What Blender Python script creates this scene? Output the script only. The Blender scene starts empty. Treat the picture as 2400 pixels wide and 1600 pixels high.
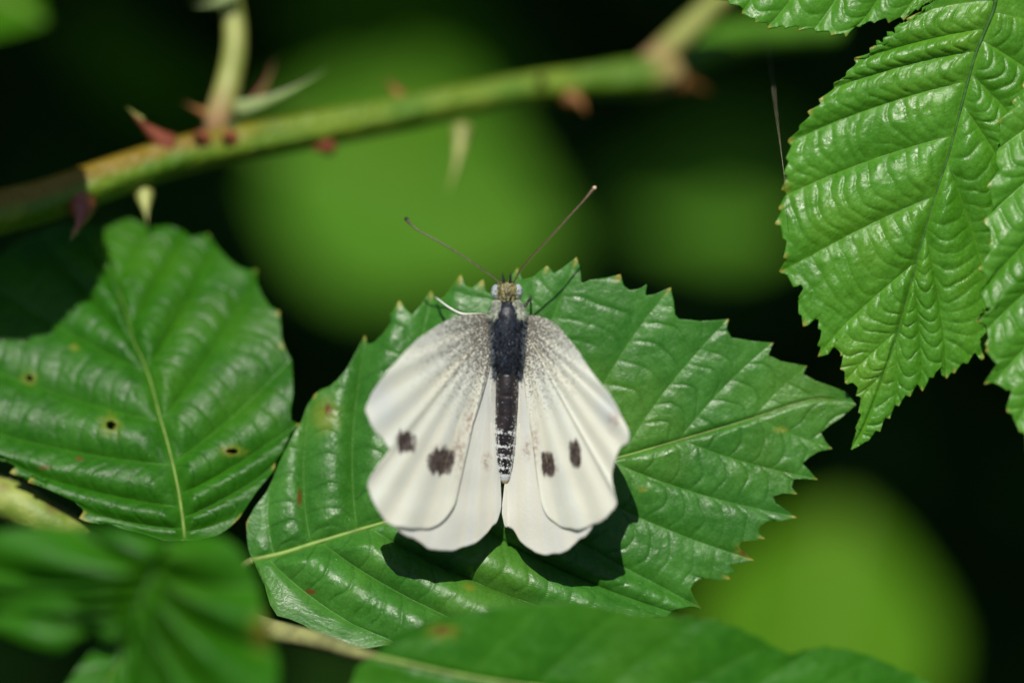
import bpy, math, random
import numpy as np
from mathutils import Vector

# ------------------------------------------------------------------ camera, sky, sun, exposure
R = math.radians
PITCH = R(35.0)                       # the camera looks down by this much
HEIGHT = 0.45                         # the butterfly sits this high above the foot of the bank (m)
DIST = 35.0                           # camera to butterfly, cm
K = 2400 / 8.4                        # photo pixels per cm at the butterfly
SUN_CAM = np.array((-0.09, 0.60, 0.79)); SUN_CAM /= np.linalg.norm(SUN_CAM)

def W(p):
    """(..., 3) centimetres in the camera-aligned frame at the butterfly -> metres in the world."""
    p = np.asarray(p, float)
    x, y, z = p[..., 0], p[..., 1], p[..., 2]
    s, c = math.sin(PITCH), math.cos(PITCH)
    return np.stack([x, y * s - z * c, y * c + z * s], -1) * 0.01 + np.array((0, 0, HEIGHT))

def P(px, py, z=0.0):
    f = (DIST - z) / DIST
    return np.array(((px - 1200) / K * f, (800 - py) / K * f, z), float)

sc = bpy.context.scene
col = sc.collection
cd = bpy.data.cameras.new('camera'); cam = bpy.data.objects.new('camera', cd); col.objects.link(cam)
cam.location = Vector(W((0, 0, DIST))); cam.rotation_euler = (math.pi / 2 - PITCH, 0, 0)
cd.lens = 150; cd.sensor_width = 36; cd.clip_start = 0.01; cd.clip_end = 200
cd.dof.use_dof = True; cd.dof.focus_distance = (DIST - 0.12) / 100; cd.dof.aperture_fstop = 6.0
cd.dof.aperture_blades = 9
sc.camera = cam

s0, c0 = math.sin(PITCH), math.cos(PITCH)
sw = Vector((SUN_CAM[0], SUN_CAM[1] * s0 - SUN_CAM[2] * c0, SUN_CAM[1] * c0 + SUN_CAM[2] * s0)).normalized()
wd = bpy.data.worlds.new('World'); sc.world = wd; wd.use_nodes = True
nt = wd.node_tree; bg = nt.nodes['Background']
sky = nt.nodes.new('ShaderNodeTexSky'); sky.sky_type = 'NISHITA'; sky.sun_disc = False
sky.sun_elevation = math.asin(sw.z); sky.sun_rotation = math.atan2(sw.x, sw.y)
nt.links.new(sky.outputs[0], bg.inputs[0]); bg.inputs[1].default_value = 0.05
ld = bpy.data.lights.new('sun', 'SUN'); ld.energy = 4.0; ld.angle = R(0.53); ld.color = (1.0, 0.95, 0.87)
sun = bpy.data.objects.new('sun', ld); col.objects.link(sun)
sun.rotation_euler = (-sw).to_track_quat('-Z', 'Y').to_euler()
sun.location = sw * 3
vs = sc.view_settings
vs.view_transform = 'Standard'; vs.look = 'None'; vs.exposure = 0.22; vs.gamma = 1.0; vs.use_curve_mapping = False
sc.cycles.use_denoising = True
sc.cycles.max_bounces = 8; sc.cycles.transparent_max_bounces = 8
sc.cycles.sample_clamp_indirect = 4.0

# ------------------------------------------------------------------ helpers
rng = np.random.default_rng(7)
random.seed(7)

def vnoise(x, y, seed=0):
    """smooth value noise, vectorised, 0..1"""
    xi, yi = np.floor(x).astype(np.int64), np.floor(y).astype(np.int64)
    fx, fy = x - xi, y - yi
    fx, fy = fx * fx * (3 - 2 * fx), fy * fy * (3 - 2 * fy)
    def h(a, b):
        n = (a * 374761393 + b * 668265263 + seed * 974634777) & 0x7fffffff
        n = ((n ^ (n >> 13)) * 1274126177) & 0x7fffffff
        n = (n ^ (n >> 16)) & 0xffff
        return n / 65535.0
    return (h(xi, yi) * (1 - fx) + h(xi + 1, yi) * fx) * (1 - fy) + (h(xi, yi + 1) * (1 - fx) + h(xi + 1, yi + 1) * fx) * fy

def catmull(pts, n=24):
    p = np.asarray(pts, float)
    q = np.vstack([2 * p[0] - p[1], p, 2 * p[-1] - p[-2]])
    out = []
    t = np.linspace(0, 1, n, endpoint=False)[:, None]
    for i in range(1, len(q) - 2):
        a, b, c, d = q[i - 1], q[i], q[i + 1], q[i + 2]
        out.append(0.5 * ((2 * b) + (c - a) * t + (2 * a - 5 * b + 4 * c - d) * t ** 2 + (3 * b - a - 3 * c + d) * t ** 3))
    out.append(p[-1:])
    return np.vstack(out)

def arc(p):
    d = np.r_[0, np.cumsum(np.linalg.norm(np.diff(p, axis=0), axis=1))]
    return d / d[-1], d[-1]

def sample(p, u):
    a, _ = arc(p)
    return np.stack([np.interp(u, a, p[:, k]) for k in range(p.shape[1])], -1)

def smooth(a, n):
    if n < 1: return a
    k = np.hanning(2 * n + 3)[1:-1]; k /= k.sum()
    b = np.pad(a, ((n, n), (0, 0)), mode='edge')
    return np.stack([np.convolve(b[:, i], k, 'valid') for i in range(a.shape[1])], -1)

def put(o, parent=None):
    col.objects.link(o)
    if parent is not None: o.parent = parent
    return o

def thing(name, label, cat, at, group=None):
    o = bpy.data.objects.new(name, None); o.empty_display_size = 0.004
    o.location = Vector(W(at)); o['label'] = label; o['category'] = cat
    if group: o['group'] = group
    return put(o)

def mesh(name, verts, faces, mat, parent=None, attrs=None, smooth_=True, cams=True):
    """verts in cm (camera-aligned frame); the object sits under `parent` whose location is the origin"""
    v = W(verts) if cams else np.asarray(verts, float)
    org = np.array(parent.matrix_basis.translation) if parent is not None and parent.parent is None else np.zeros(3)
    if parent is not None and parent.parent is not None: org = np.array(parent.parent.matrix_basis.translation)
    me = bpy.data.meshes.new(name)
    me.from_pydata((v - org).tolist(), [], faces if isinstance(faces, list) else faces.tolist())
    if smooth_: me.polygons.foreach_set('use_smooth', np.ones(len(me.polygons), bool))
    for k, a in (attrs or {}).items():
        at = me.attributes.new(k, 'FLOAT', 'POINT'); at.data.foreach_set('value', np.asarray(a, np.float32))
    me.materials.append(mat); me.update()
    return put(bpy.data.objects.new(name, me), parent)

def tube_geo(pts, rad, n=8, squash=None):
    p = np.asarray(pts, float); m = len(p)
    rad = np.broadcast_to(np.asarray(rad, float), (m,))
    t = np.gradient(p, axis=0); t /= np.linalg.norm(t, axis=1)[:, None] + 1e-12
    up = np.array((0, 0, 1.0)) if abs(t[:, 2]).max() < 0.93 else np.array((0.31, 0.95, 0.0))
    a = np.cross(t, up); a /= np.linalg.norm(a, axis=1)[:, None] + 1e-12
    b = np.cross(a, t)
    th = np.linspace(0, 2 * math.pi, n, endpoint=False)
    ring = (np.cos(th)[None, :, None] * a[:, None] + np.sin(th)[None, :, None] * b[:, None] * (squash or 1.0))
    v = p[:, None] + ring * rad[:, None, None]
    v = v.reshape(-1, 3)
    f = []
    for i in range(m - 1):
        for j in range(n):
            k = (j + 1) % n
            f.append((i * n + j, i * n + k, (i + 1) * n + k, (i + 1) * n + j))
    v = np.vstack([v, p[0] - t[0] * rad[0] * 0.5, p[-1] + t[-1] * rad[-1] * 0.5])
    c0_, c1_ = m * n, m * n + 1
    for j in range(n):
        k = (j + 1) % n
        f.append((c0_, k, j)); f.append((c1_, (m - 1) * n + j, (m - 1) * n + k))
    along = np.r_[np.repeat(np.linspace(0, 1, m), n), 0, 1]
    ang = np.r_[np.tile(th, m), 0, 0]
    return v, f, along, ang

def tube(name, pts, rad, mat, parent, n=8, squash=None):
    v, f, al, an = tube_geo(pts, rad, n, squash)
    return mesh(name, v, f, mat, parent, {'along': al, 'side': np.sin(an)})

# ------------------------------------------------------------------ materials
class N:
    def __init__(s, name):
        s.m = bpy.data.materials.new(name); s.m.use_nodes = True
        s.t = s.m.node_tree; s.b = s.t.nodes['Principled BSDF']; s.o = s.t.nodes['Material Output']
        s.tc = s.t.nodes.new('ShaderNodeTexCoord').outputs['Object']
    def set(s, **k):
        for a, v in k.items():
            i = s.b.inputs[a.replace('_', ' ')]
            if isinstance(v, bpy.types.NodeSocket): s.t.links.new(v, i)
            else: i.default_value = v if not isinstance(v, tuple) else (*v, 1)[:4]
    def _in(s, sock, v):
        if isinstance(v, bpy.types.NodeSocket): s.t.links.new(v, sock)
        elif isinstance(v, tuple): sock.default_value = (*v, 1)[:len(sock.default_value)]
        else: sock.default_value = v
    def noise(s, scale, detail=3, rough=0.55, vec=None, stretch=None):
        n = s.t.nodes.new('ShaderNodeTexNoise')
        v = vec or s.tc
        if stretch:
            mp = s.t.nodes.new('ShaderNodeMapping'); s.t.links.new(v, mp.inputs[0]); mp.inputs['Scale'].default_value = stretch; v = mp.outputs[0]
        s.t.links.new(v, n.inputs['Vector'])
        n.inputs['Scale'].default_value = scale; n.inputs['Detail'].default_value = detail; n.inputs['Roughness'].default_value = rough
        return n.outputs['Fac']
    def voronoi(s, scale, feature='F1'):
        n = s.t.nodes.new('ShaderNodeTexVoronoi'); n.feature = feature
        s.t.links.new(s.tc, n.inputs['Vector']); n.inputs['Scale'].default_value = scale
        return n.outputs['Distance']
    def attr(s, name):
        n = s.t.nodes.new('ShaderNodeAttribute'); n.attribute_name = name
        return n.outputs['Fac']
    def ramp(s, v, lo, hi, a=0.0, b=1.0):
        n = s.t.nodes.new('ShaderNodeMapRange'); n.interpolation_type = 'SMOOTHSTEP'
        s._in(n.inputs[0], v)
        for i, x in zip((1, 2, 3, 4), (lo, hi, a, b)): s._in(n.inputs[i], x)
        return n.outputs[0]
    def math(s, op, a, b=0.0):
        n = s.t.nodes.new('ShaderNodeMath'); n.operation = op
        s._in(n.inputs[0], a); s._in(n.inputs[1], b)
        return n.outputs[0]
    def mix(s, f, a, b):
        n = s.t.nodes.new('ShaderNodeMix'); n.data_type = 'RGBA'
        s._in(n.inputs['Factor'], f); s._in(n.inputs[6], a); s._in(n.inputs[7], b)
        return n.outputs[2]
    def bump(s, h, dist, strength=1.0):
        n = s.t.nodes.new('ShaderNodeBump'); n.inputs['Strength'].default_value = strength; n.inputs['Distance'].default_value = dist
        s.t.links.new(h, n.inputs['Height']); s.t.links.new(n.outputs[0], s.b.inputs['Normal'])
        return n.outputs[0]
    def translucent(s, amount, color, normal=None):
        t = s.t.nodes.new('ShaderNodeBsdfTranslucent'); s._in(t.inputs[0], color)
        if normal is not None: s.t.links.new(normal, t.inputs['Normal'])
        m = s.t.nodes.new('ShaderNodeMixShader'); s._in(m.inputs[0], amount)
        s.t.links.new(s.b.outputs[0], m.inputs[1]); s.t.links.new(t.outputs[0], m.inputs[2])
        s.t.links.new(m.outputs[0], s.o.inputs[0])

def leaf_mat(name, dark, light, rough=0.42, trans=0.22, tcol=(0.10, 0.30, 0.02), spec=0.5, dust=1.0, ter=0.35):
    m = N(name)
    big = m.noise(160, 3); mid = m.noise(900, 3); fine = m.noise(5200, 2, 0.6)
    c = m.mix(m.ramp(m.math('ADD', m.math('MULTIPLY', big, 0.6), m.math('MULTIPLY', mid, 0.4)), 0.3, 0.7), dark, light)
    c = m.mix(m.math('MULTIPLY', m.ramp(fine, 0.35, 0.75), 0.22), c, (light[0] * 1.5, light[1] * 1.3, light[2] * 1.4))
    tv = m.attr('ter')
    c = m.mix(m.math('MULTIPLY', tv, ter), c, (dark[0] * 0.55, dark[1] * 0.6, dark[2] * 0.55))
    yel = m.ramp(m.noise(75, 3), 0.50, 0.72)
    c = m.mix(m.math('MULTIPLY', yel, 0.35), c, (light[0] * 1.9, light[1] * 1.12, light[2] * 0.8))
    net = m.ramp(m.voronoi(1900, 'DISTANCE_TO_EDGE'), 0.13, 0.0)
    c = m.mix(m.math('MULTIPLY', net, 0.24), c, (dark[0] * 0.6, dark[1] * 0.65, dark[2] * 0.6))
    vn = m.attr('vein')
    c = m.mix(m.math('MULTIPLY', vn, 0.45), c, (light[0] * 1.6, light[1] * 1.25, light[2] * 1.2))
    halo = m.attr('halo'); c = m.mix(m.math('MULTIPLY', halo, 0.75), c, (0.18, 0.24, 0.02))
    br = m.attr('brown'); c = m.mix(br, c, (0.13, 0.065, 0.012))
    tp = m.attr('tip'); c = m.mix(tp, c, (0.32, 0.30, 0.05))
    d1 = m.ramp(m.voronoi(1150), 0.075, 0.045); d2 = m.ramp(m.noise(420, 2), 0.56, 0.64)
    c = m.mix(m.math('MULTIPLY', m.math('MULTIPLY', d1, d2), 0.75 * dust), c, (0.45, 0.50, 0.36))
    r = m.ramp(mid, 0.2, 0.8, rough - 0.07, rough + 0.09)
    h = m.math('ADD', m.math('MULTIPLY', m.noise(2600, 2), 0.7), m.math('MULTIPLY', m.voronoi(3200), 0.7))
    h = m.math('SUBTRACT', h, m.math('MULTIPLY', net, 0.22))
    nb = m.bump(h, 0.00004, 0.45)
    m.set(Base_Color=c, Roughness=r, Specular_IOR_Level=spec)
    tmix = m.mix(m.math('MULTIPLY', vn, 0.5), tcol, (tcol[0] * 0.7, tcol[1] * 0.75, tcol[2]))
    m.translucent(trans, tmix, nb)
    return m.m

def plain(name, color, rough=0.6, var=0.25, scale=900, spec=0.35, bump=0.0, trans=0.0):
    m = N(name)
    c = m.mix(m.ramp(m.noise(scale, 3), 0.3, 0.7), tuple(x * (1 - var) for x in color), tuple(min(1, x * (1 + var)) for x in color))
    m.set(Base_Color=c, Roughness=rough, Specular_IOR_Level=spec)
    if bump: m.bump(m.noise(scale * 3, 2), bump)
    if trans: m.translucent(trans, tuple(min(1, x * 1.6) for x in color))
    return m.m

M = {}
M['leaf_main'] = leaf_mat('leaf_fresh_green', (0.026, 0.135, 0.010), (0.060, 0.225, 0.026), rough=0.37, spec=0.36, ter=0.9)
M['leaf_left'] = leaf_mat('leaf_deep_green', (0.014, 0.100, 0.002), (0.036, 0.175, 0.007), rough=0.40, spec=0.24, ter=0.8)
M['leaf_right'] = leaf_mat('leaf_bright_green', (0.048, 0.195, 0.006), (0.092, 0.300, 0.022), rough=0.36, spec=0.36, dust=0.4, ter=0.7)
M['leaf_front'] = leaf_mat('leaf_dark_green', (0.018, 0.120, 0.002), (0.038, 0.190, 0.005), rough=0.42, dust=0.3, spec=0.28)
M['leaf_far'] = leaf_mat('leaf_far_green', (0.060, 0.195, 0.010), (0.085, 0.235, 0.018), rough=0.7, dust=0.0, spec=0.06)
M['leaf_yellow'] = leaf_mat('leaf_yellow_green', (0.035, 0.140, 0.002), (0.052, 0.180, 0.004), rough=0.7, dust=0.0, spec=0.06)
M['leaf_bright'] = leaf_mat('leaf_lime_green', (0.062, 0.185, 0.004), (0.082, 0.220, 0.008), rough=0.7, dust=0.0, spec=0.08)
M['midrib'] = plain('midrib_pale_green', (0.17, 0.27, 0.05), 0.5, 0.25, 700)
M['vein'] = plain('vein_green', (0.075, 0.19, 0.035), 0.5, 0.3, 1500)
M['vein_dark'] = plain('vein_dark_green', (0.035, 0.115, 0.018), 0.5, 0.3, 1500)
M['petiole'] = plain('petiole_beige_green', (0.21, 0.22, 0.08), 0.6, 0.35, 500, bump=0.00008)

# ------------------------------------------------------------------ ground (a hedge bank behind the brambles)
def ground():
    xs = np.unique(np.r_[np.linspace(-0.6, 0.6, 61), np.sign(np.linspace(-1, 1, 41)) * (0.6 + 29.4 * np.abs(np.linspace(-1, 1, 41)) ** 3)])
    ys = np.unique(np.r_[np.linspace(-0.4, 0.9, 80), -0.4 - 29 * np.linspace(0, 1, 16)[1:] ** 2.5, 0.9 + 40 * np.linspace(0, 1, 20)[1:] ** 2.5])
    X, Y = np.meshgrid(xs, ys, indexing='ij')
    ramp = np.clip((Y - 0.06) / 0.64, 0, 1)
    Z = 0.92 * ramp + 0.02 * (vnoise(X * 9 + 40, Y * 9 + 11, 3) - 0.5) + 0.012 * (vnoise(X * 40 + 9, Y * 40, 5) - 0.5)
    Z += 0.35 * np.clip(np.hypot(X, Y) - 3, 0, 30) / 10 * (vnoise(X * 0.2 + 50, Y * 0.2 + 70, 8) - 0.4)
    n, m = X.shape
    idx = np.arange(n * m).reshape(n, m)
    f = np.stack([idx[:-1, :-1], idx[1:, :-1], idx[1:, 1:], idx[:-1, 1:]], -1).reshape(-1, 4)
    mt = N('bank_soil')
    c = mt.mix(mt.ramp(mt.noise(14, 5), 0.35, 0.65), (0.012, 0.016, 0.007), (0.022, 0.034, 0.010))
    mt.set(Base_Color=c, Roughness=0.95, Specular_IOR_Level=0.1); mt.bump(mt.noise(120, 4), 0.004)
    o = mesh('ground', np.stack([X, Y, Z], -1).reshape(-1, 3), f, mt.m, cams=False)
    o['kind'] = 'structure'; o['label'] = 'dark shaded soil bank behind the brambles'
ground()

# ------------------------------------------------------------------ leaves
def make_leaf(name, label, mat, mid, left, right, zf, veins_l=None, veins_r=None, group=None, ns=420, nt_=84, pleat=0.035, ter=0.010, lam=0.15,
              camber=0.0, teeth=None, traced=True, tooth_amp=0.05, seed=1, nveins=8, midrad=0.022, vein_rad=0.008, vein_mat='vein', mid_mat='midrib',
              holes=(), brown=(), halo=(), solid=0.012, parts=True, petiole=None, curve=0.06, smooth_rows=20, quilt=5.0, crinkle=0.0035, pleatf=None):
    """mid / left / right: photo pixels from base to tip; zf(px, py): height of the smooth blade in cm. Rows of the grid follow the side veins."""
    lift = lambda L: np.array([P(a[0], a[1], zf(a[0], a[1])) for a in L])
    midc = catmull(lift(mid), 20)
    s = np.linspace(0, 1, ns)
    Mp = sample(midc, s)
    root = thing(name, label, 'leaf', midc[0], group)
    V, F, A = [], [], {k: [] for k in ('vein', 'ter', 'tip', 'halo', 'brown')}
    grids = []
    off = 0
    _, mlen = arc(midc)
    for side, (mar, vv) in enumerate(((left, veins_l), (right, veins_r))):
        pts = lift(mar)
        line = pts if traced else catmull(pts, 16)
        ua, ulen = arc(line)
        if vv is None:
            sk = np.linspace(0.05, 0.84, nveins)
            uk = np.interp(sk, [0, 0.05, 0.5, 0.84, 1], [0, 0.17, 0.66, 0.92, 1])
        else:
            sk, uk = [], []
            ma, _ = arc(midc)
            for (a, b) in vv:
                pa, pb = P(*a), P(*b)
                sk.append(ma[np.argmin(np.linalg.norm(midc[:, :2] - pa[:2], axis=1))])
                dense = sample(line, np.linspace(0, 1, 800))
                uk.append(np.argmin(np.linalg.norm(dense[:, :2] - pb[:2], axis=1)) / 799)
            o = np.argsort(sk); sk, uk = np.array(sk)[o], np.maximum.accumulate(np.array(uk)[o])
            sk += np.arange(len(sk)) * 1e-4; uk += np.arange(len(uk)) * 1e-4
        u = np.interp(s, np.r_[0, sk, 1], np.r_[0, uk, 1])
        E = sample(line, u)
        r = np.random.default_rng(seed * 13 + side)
        if traced:
            E0 = smooth(E, smooth_rows)
            w = np.minimum(1, np.minimum(s, 1 - s) / 0.03)[:, None]
            E0 = E0 * w + E * (1 - w)
            D = (E - E0) * 1.25
        else:
            E0 = E; D = np.zeros_like(E)
        if teeth:
            tg = np.gradient(E0, axis=0); tg /= np.linalg.norm(tg, axis=1)[:, None] + 1e-9
            nr = np.stack([tg[:, 1], -tg[:, 0], np.zeros(ns)], -1)
            if ((E0 - Mp)[ns // 2] * nr[ns // 2]).sum() < 0: nr = -nr
            p = u * teeth + 0.25 * (vnoise(u * teeth * 0.7, u * 0 + seed + side, 2) - 0.5)
            fr = p - np.floor(p)
            big = 0.45 + 0.75 * r.random(teeth + 2)[np.clip(np.floor(p).astype(int), 0, teeth + 1)]
            prof = np.where(fr < 0.72, (fr / 0.72) ** 1.3, ((1 - fr) / 0.28))
            env = np.minimum(1, np.minimum(u, 1 - u) / 0.06)
            am = tooth_amp * big * prof * env
            D = D + nr * (am - tooth_amp * 0.4 * env)[:, None] + tg * (am * 0.55)[:, None]
        tt = np.linspace(0, 1, nt_) ** 0.9
        T = tt[None, :, None]
        chord = E0 - Mp
        L = np.linalg.norm(chord, axis=1)
        # rows bend slightly towards the tip
        mt_ = np.gradient(Mp, axis=0); mt_ /= np.linalg.norm(mt_, axis=1)[:, None] + 1e-9
        ctrl = Mp + chord * 0.5 - mt_ * (L * curve)[:, None]
        G = Mp[:, None] * (1 - T) ** 2 + ctrl[:, None] * 2 * T * (1 - T) + E0[:, None] * T ** 2
        G = G + D[:, None] * np.where(T > 0.76, ((T - 0.76) / 0.24) ** 1.7, 0)
        # heights: pleats between side veins, ladder of cross veins
        k = np.clip(np.searchsorted(sk, s) , 0, len(sk))
        ext = np.r_[-0.02, sk, 1.06]
        ph = (s - ext[k]) / (ext[k + 1] - ext[k])
        PH = np.broadcast_to(ph[:, None], (ns, nt_)); TT = np.broadcast_to(tt[None], (ns, nt_))
        LL = TT * L[:, None]
        KK = np.broadcast_to(k[:, None], (ns, nt_))
        warp = vnoise(G[..., 0] * 3.1 + seed * 7, G[..., 1] * 3.1 + side * 19, 4)
        un = chord / (L[:, None] + 1e-9)
        dk_ = np.zeros((ns, 3))
        for kk in np.unique(k): dk_[k == kk] = un[k == kk][2:].mean(0) if (k == kk).sum() > 4 else un[k == kk].mean(0)
        dk_ /= np.linalg.norm(dk_, axis=1)[:, None] + 1e-9
        Q = (G * dk_[:, None]).sum(-1)
        ladder = (Q + 0.16 * (PH - 0.5) * (warp - 0.2) - 0.10 * np.sin(math.pi * PH) + 0.12 * warp + KK * 0.37 + 0.05 * vnoise(G[..., 0] * 9, G[..., 1] * 9, 9)) / lam
        cell = np.floor(ladder + 0.5)
        lf = np.abs((ladder % 1.0) - 0.5) * 2            # 1 at the cross vein
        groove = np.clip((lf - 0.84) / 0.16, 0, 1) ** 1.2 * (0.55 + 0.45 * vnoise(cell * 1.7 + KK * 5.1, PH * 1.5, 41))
        vd = np.minimum(PH, 1 - PH) * (ext[k + 1] - ext[k])[:, None] * mlen
        md = LL * 0.75
        close = np.exp(-(vd / 0.020) ** 2) * np.clip(1.1 - TT, 0, 1) ** 0.5
        closem = np.exp(-(md / 0.03) ** 2)
        hp = np.sin(math.pi * np.clip(PH, 0, 1)) ** 0.75
        env = np.clip(TT / 0.12, 0, 1) * (1 - 0.35 * TT ** 3)
        Lw = np.clip(L / (0.35 * mlen), 0.15, 1)[:, None]
        pv = 0.75 + 0.5 * vnoise(KK * 3.3 + seed, TT * 2.0 + side, 6)
        first = np.where(KK == 0, 0.2, 1.0)
        groove = groove * first
        bulge = (1 - lf ** quilt) * first
        pl_ = pleat if pleatf is None else np.array([pleatf(px) for px in (Mp[:, 0] * K + 1200)])[:, None] * (1.45 if side else 1.0)
        hgt = pl_ * hp * env * Lw * pv + ter * (0.5 + 0.9 * vnoise(cell * 1.3, KK * 3.7 + PH, 43)) * (bulge - 0.5) * np.clip(hp * 1.4, 0, 1) * np.clip(md / 0.08, 0, 1)
        hgt += 0.010 * (vnoise(G[..., 0] * 9 + 3, G[..., 1] * 9, 12) - 0.5) + crinkle * ((vnoise(G[..., 0] * 20 + 3, G[..., 1] * 20, 15) - 0.5) + 0.5 * (vnoise(G[..., 0] * 42, G[..., 1] * 42, 16) - 0.5)) + 0.05 * (vnoise(G[..., 0] * 1.3 + seed, G[..., 1] * 1.3, 14) - 0.5) * np.clip(TT * 2, 0, 1)
        hgt += camber * 4 * TT * (1 - TT) * Lw - 0.02 * closem
        tx, ty = np.gradient(G, axis=0), np.gradient(G, axis=1)
        nn = np.cross(tx, ty); ln = np.linalg.norm(nn, axis=2)[..., None]
        nn = np.where(ln > 1e-12, nn / (ln + 1e-20), np.array((0, 0, 1.0)))
        nn = np.where(nn[..., 2:3] < 0, -nn, nn)
        nn = nn * 0.6 + np.array((0, 0, 0.4)); nn /= np.linalg.norm(nn, axis=2)[..., None]
        fade = np.minimum(1, np.minimum(s / 0.02, (1 - s) / 0.04))[:, None]
        G = G + nn * (hgt * fade)[..., None]
        G[:, 0] = Mp + np.array((0, 0, -0.02))
        # tooth tips carry a pale point
        out = np.linalg.norm(D, axis=1); 
        is_tip = np.zeros(ns)
        for i in range(2, ns - 2):
            if traced or teeth:
                dd = (D[i] * (E0[i] - Mp[i])).sum()
                if dd > 0 and out[i] == out[max(0, i - 5):i + 6].max() and out[i] > 0.02: is_tip[max(0, i - 1):i + 2] = 1
        is_tip[-2:] = 1
        tipa = is_tip[:, None] * np.clip((TT - 0.965) / 0.03, 0, 1)
        f_ = DIST / (DIST - G[..., 2])
        PX, PY = G[..., 0] * f_ * K + 1200, 800 - G[..., 1] * f_ * K
        br = np.zeros_like(PX); ha = np.zeros_like(PX)
        wob = 0.7 + 0.6 * vnoise(PX / 6.0, PY / 6.0, 21)
        for (cx, cy, rx, ry) in brown: br = np.maximum(br, np.clip(1.6 - np.hypot((PX - cx) / rx, (PY - cy) / ry) * wob * 1.3, 0, 1))
        for (cx, cy, rx, ry) in list(halo) + [(h[0], h[1], h[2] * 2.1, h[3] * 2.1) for h in holes]:
            ha = np.maximum(ha, np.clip(1.5 - np.hypot((PX - cx) / rx, (PY - cy) / ry) * wob, 0, 1))
        vid = np.arange(ns * nt_).reshape(ns, nt_) + off
        q = np.stack([vid[:-1, :-1], vid[1:, :-1], vid[1:, 1:], vid[:-1, 1:]], -1).reshape(-1, 4)
        if side == 1: q = q[:, ::-1]
        if holes:
            cxq = (PX[:-1, :-1] + PX[1:, 1:]).reshape(-1) / 2; cyq = (PY[:-1, :-1] + PY[1:, 1:]).reshape(-1) / 2
            keep = np.ones(len(q), bool)
            for (hx, hy, rx, ry) in holes: keep &= np.hypot((cxq - hx) / rx, (cyq - hy) / ry) > 1
            q = q[keep]
        V.append(G.reshape(-1, 3)); F.append(q); off += ns * nt_
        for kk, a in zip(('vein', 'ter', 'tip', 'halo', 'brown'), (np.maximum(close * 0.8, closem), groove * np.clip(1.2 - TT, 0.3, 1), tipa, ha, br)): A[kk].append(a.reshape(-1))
        grids.append((G, sk, s, tt))
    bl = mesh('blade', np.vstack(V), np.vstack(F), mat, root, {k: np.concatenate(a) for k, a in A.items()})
    if solid:
        md_ = bl.modifiers.new('thickness', 'SOLIDIFY'); md_.thickness = solid * 0.01; md_.offset = -1.0 if False else 0.0
    if parts:
        mp = Mp[::6] + np.array((0, 0, -0.010))
        tube('midrib', mp, midrad * (1 - 0.9 * np.linspace(0, 1, len(mp)) ** 0.5), M[mid_mat], root, 8)
        for (G, sk, s_, tt) in grids:
            for a in sk:
                i = int(np.argmin(abs(s_ - a)))
                jm = int(nt_ * 0.93)
                pl = G[i, 1:jm:3] + np.array((0, 0, 0.001))
                ll = np.linalg.norm(pl[-1] - pl[0])
                if ll < 0.12: continue
                tube('vein', pl, vein_rad * (1 - 0.75 * np.linspace(0, 1, len(pl))), M[vein_mat], root, 5)
    if petiole:
        pp = catmull([P(*a) for a in petiole[0]], 10)
        tube('petiole', pp, np.linspace(petiole[1], midrad * 1.1, len(pp))[::-1] if petiole[2] else np.linspace(midrad * 1.1, petiole[1], len(pp)), M['petiole'], root, 10)
    return root

def zmain(px, py):
    ym = 1312 - (px - 592) * 0.283
    d = (py - ym) / K
    lw = np.clip((1350 - px) / 500, 0, 1)
    lo = np.clip((1650 - px) / 450, 0.0, 1)
    return -0.12 + (lo * (0.19 * (1 - math.exp(-d / 0.33)) + 0.20 * d) + 0.03 * d if d > 0 else (0.05 + 0.17 * lw) * d) - 0.10 * np.clip((px - 1500) / 500, 0, 1)

main_left = [(592, 1312), (583, 1290), (580, 1256), (580, 1224), (598, 1190), (624, 1154), (656, 1084), (688, 1020), (707, 988), (722, 950), (741, 925), (754, 915), (776, 905),
             (793, 890), (812, 868), (834, 830), (857, 790), (864, 806), (880, 802), (905, 780), (925, 752), (941, 712), (955, 728), (970, 738), (990, 716), (1012, 686),
             (1024, 704), (1045, 696), (1066, 672), (1083, 651), (1094, 672), (1110, 676), (1134, 660), (1142, 684), (1165, 690), (1190, 668), (1212, 632), (1226, 655), (1250, 650), (1284, 626), (1300, 640), (1320, 628),
             (1351, 607), (1361, 630), (1366, 660), (1385, 654), (1420, 652), (1453, 646), (1462, 668), (1476, 678), (1497, 676), (1515, 667), (1514, 690), (1535, 688), (1569, 676), (1578, 705),
             (1583, 736), (1592, 746), (1640, 752), (1706, 749), (1704, 772), (1715, 790), (1755, 798), (1811, 804), (1802, 832), (1830, 846), (1890, 858), (1884, 876), (1912, 892), (1950, 905), (1985, 920), (2006, 948)]
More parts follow.
